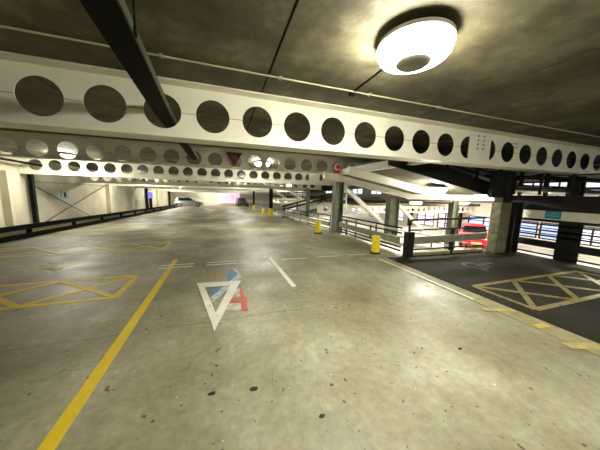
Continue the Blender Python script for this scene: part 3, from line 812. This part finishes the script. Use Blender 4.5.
# yellow bay ticks by the kerb
for i, (a, b) in enumerate((((3.52, 2.12), (3.93, 1.98)), ((3.70, 1.62), (3.90, 1.60)), ((3.55, 1.28), (3.92, 1.17)))):
    mark('bay_tick', ['far yellow bay tick on the kerb line', 'middle yellow bay tick on the kerb line', 'nearest yellow bay tick on the kerb line'][i] + ' by the dark tarmac',
         'painted line', [(a, b)], .10 if i != 1 else .08, 'ypaint_ghost' if i != 1 else 'ypaint_worn', .008)
mark('kerb_line', 'thin pale line along the edge of the dark tarmac', 'painted line', [((3.72, 2.4), (3.72, 4.75))], .045, 'wpaint', .008)

# ------------------------------------------------------------------ cars
def car(lb, x, y, z, rot, mat, length=3.9, width=1.7, height=1.45):
    t = thing('car', lb, 'car', (x, y, z)); t.rotation_euler = (0, 0, rot)
    L2 = length/2; W = width/2
    def loft(sections, name, mt, par, bev=0):
        vs = []; fs = []; n = len(sections[0])
        for s in sections: vs += s
        for i in range(len(sections)-1):
            for k in range(n): fs.append((i*n+k, i*n+(k+1)%n, (i+1)*n+(k+1)%n, (i+1)*n+k))
        fs.append(tuple(range(n))); fs.append(tuple((len(sections)-1)*n+k for k in range(n))[::-1])
        m = MB(); m.add(vs, fs); return local(m, name, mt, par, True)
    def local(m, name, mt, par, smooth=False):
        me = bpy.data.meshes.new(name); me.from_pydata(m.v, [], m.f); me.materials.append(M[mt])
        import bmesh
        bm = bmesh.new(); bm.from_mesh(me); bmesh.ops.recalc_face_normals(bm, faces=bm.faces); bm.to_mesh(me); bm.free()
        if smooth:
            for p in me.polygons: p.use_smooth = True
            try: me.set_sharp_from_angle(angle=.6)
            except Exception: pass
        o = bpy.data.objects.new(name, me); C.objects.link(o); o.parent = par; return o
    def sec(x_, w, zb, zt, sh=.82):
        return [(x_, -w*.92, zb), (x_, w*.92, zb), (x_, w, zb+(zt-zb)*.35), (x_, w, zb+(zt-zb)*.7), (x_, w*sh, zt), (x_, -w*sh, zt), (x_, -w, zb+(zt-zb)*.7), (x_, -w, zb+(zt-zb)*.35)]
    h = height
    S = [(-L2, .80*W, .32, .60*h), (-L2+.10, .93*W, .22, .66*h), (-L2+.5, W, .20, .68*h), (-.2, W, .19, .67*h), (L2-1.25, W, .19, .66*h), (L2-.75, .98*W, .20, .60*h), (L2-.2, .90*W, .22, .52*h), (L2, .74*W, .30, .44*h)]
    body = loft([sec(a, b, c, d) for a, b, c, d in S], 'body', mat, t)
    def gsec(x_, w, zb, zt): return [(x_, -w, zb), (x_, w, zb), (x_, w*.86, zt), (x_, -w*.86, zt)]
    loft([gsec(-L2+.12, .84*W, .64*h, .66*h), gsec(-L2+.42, .82*W, .65*h, .93*h), gsec(-L2+.9, .82*W, .65*h, .975*h), gsec(.05, .82*W, .65*h, .97*h), gsec(L2-1.15, .84*W, .64*h, .665*h)], 'windows', 'glass', t)
    loft([gsec(-L2+.36, .72*W, .925*h, .965*h), gsec(-L2+.95, .74*W, .955*h, h), gsec(-.1, .74*W, .955*h, .995*h), gsec(.28, .70*W, .93*h, .955*h)], 'roof', mat, t)
    for sx in (-L2+.68, L2-.72):
        for sy in (-1, 1):
            w = local(MB().lathe((sx, sy*(W-.08), .30), [(.20, -.10), (.29, -.09), (.30, 0), (.29, .09), (.20, .10)], 20, 'y'), 'wheel', 'black', t, True)
            local(MB().lathe((sx, sy*(W-.08), .30), [(.17, -.105), (.17, .105)], 12, 'y'), 'hub', 'hub', w)
    for sy in (-1, 1):
        local(MB().box(L2-.20, L2-.06, sy*.62*W-.13, sy*.62*W+.13, .46*h-.02, .46*h+.09), 'headlamp', 'headl', t)
        local(MB().box(-L2-.01, -L2+.12, sy*.72*W-.09, sy*.72*W+.09, .48*h, .60*h), 'tail_lamp', 'tail', t)
        local(MB().box(.45, .58, sy*(W+.06)-.07, sy*(W+.06)+.07, .66*h, .74*h), 'mirror', mat, t)
    local(MB().box(L2-.02, L2+.012, -.26, .26, .34, .45), 'number_plate', 'plate', t)
    return t
car('silver grey hatchback parked side on at the far left end', -4.9, 38.8, dz(38.8), .15, 'car_silver')
car('bright red car parked on the lower level by the windows', 16.1, 10.9, RL, -2.45, 'car_red', 3.7, 1.62, 1.36)
car('dark car at the far end right of the end wall window', 3.15, 41.5, dz(41.5), -1.5, 'car_dark')

# ------------------------------------------------------------------ world, camera, render settings
w = bpy.data.worlds.new('World'); SC.world = w; w.use_nodes = True
w.node_tree.nodes['Background'].inputs[0].default_value = (.8, .85, 1, 1)
w.node_tree.nodes['Background'].inputs[1].default_value = .05

yaw, pit_, rol, f = 0.3243, 0.1351, 0.0246, 231.057
cy, sy = math.cos(yaw), math.sin(yaw); cp, sp = math.cos(pit_), math.sin(pit_); cr, sr = math.cos(rol), math.sin(rol)
fwd = Vector((sy*cp, cy*cp, -sp)); rt = Vector((cy, -sy, 0)); upv = rt.cross(fwd)
r2 = rt*cr + upv*sr; u2 = -rt*sr + upv*cr
cam = bpy.data.cameras.new('camera'); co = bpy.data.objects.new('camera', cam); C.objects.link(co)
cam.sensor_width = 36; cam.sensor_fit = 'HORIZONTAL'; cam.lens = f/600*36; cam.clip_start = .05; cam.clip_end = 200
mt = Matrix(((r2.x, u2.x, -fwd.x, 0), (r2.y, u2.y, -fwd.y, 0), (r2.z, u2.z, -fwd.z, 1.59), (0, 0, 0, 1)))
co.matrix_world = mt
SC.camera = co
vs_ = SC.view_settings
SC.display_settings.display_device = 'sRGB'
vs_.view_transform = 'Standard'; vs_.look = 'None'; vs_.gamma = 1; vs_.use_curve_mapping = False
vs_.exposure = 3.5
SC.cycles.max_bounces = 6; SC.cycles.diffuse_bounces = 4
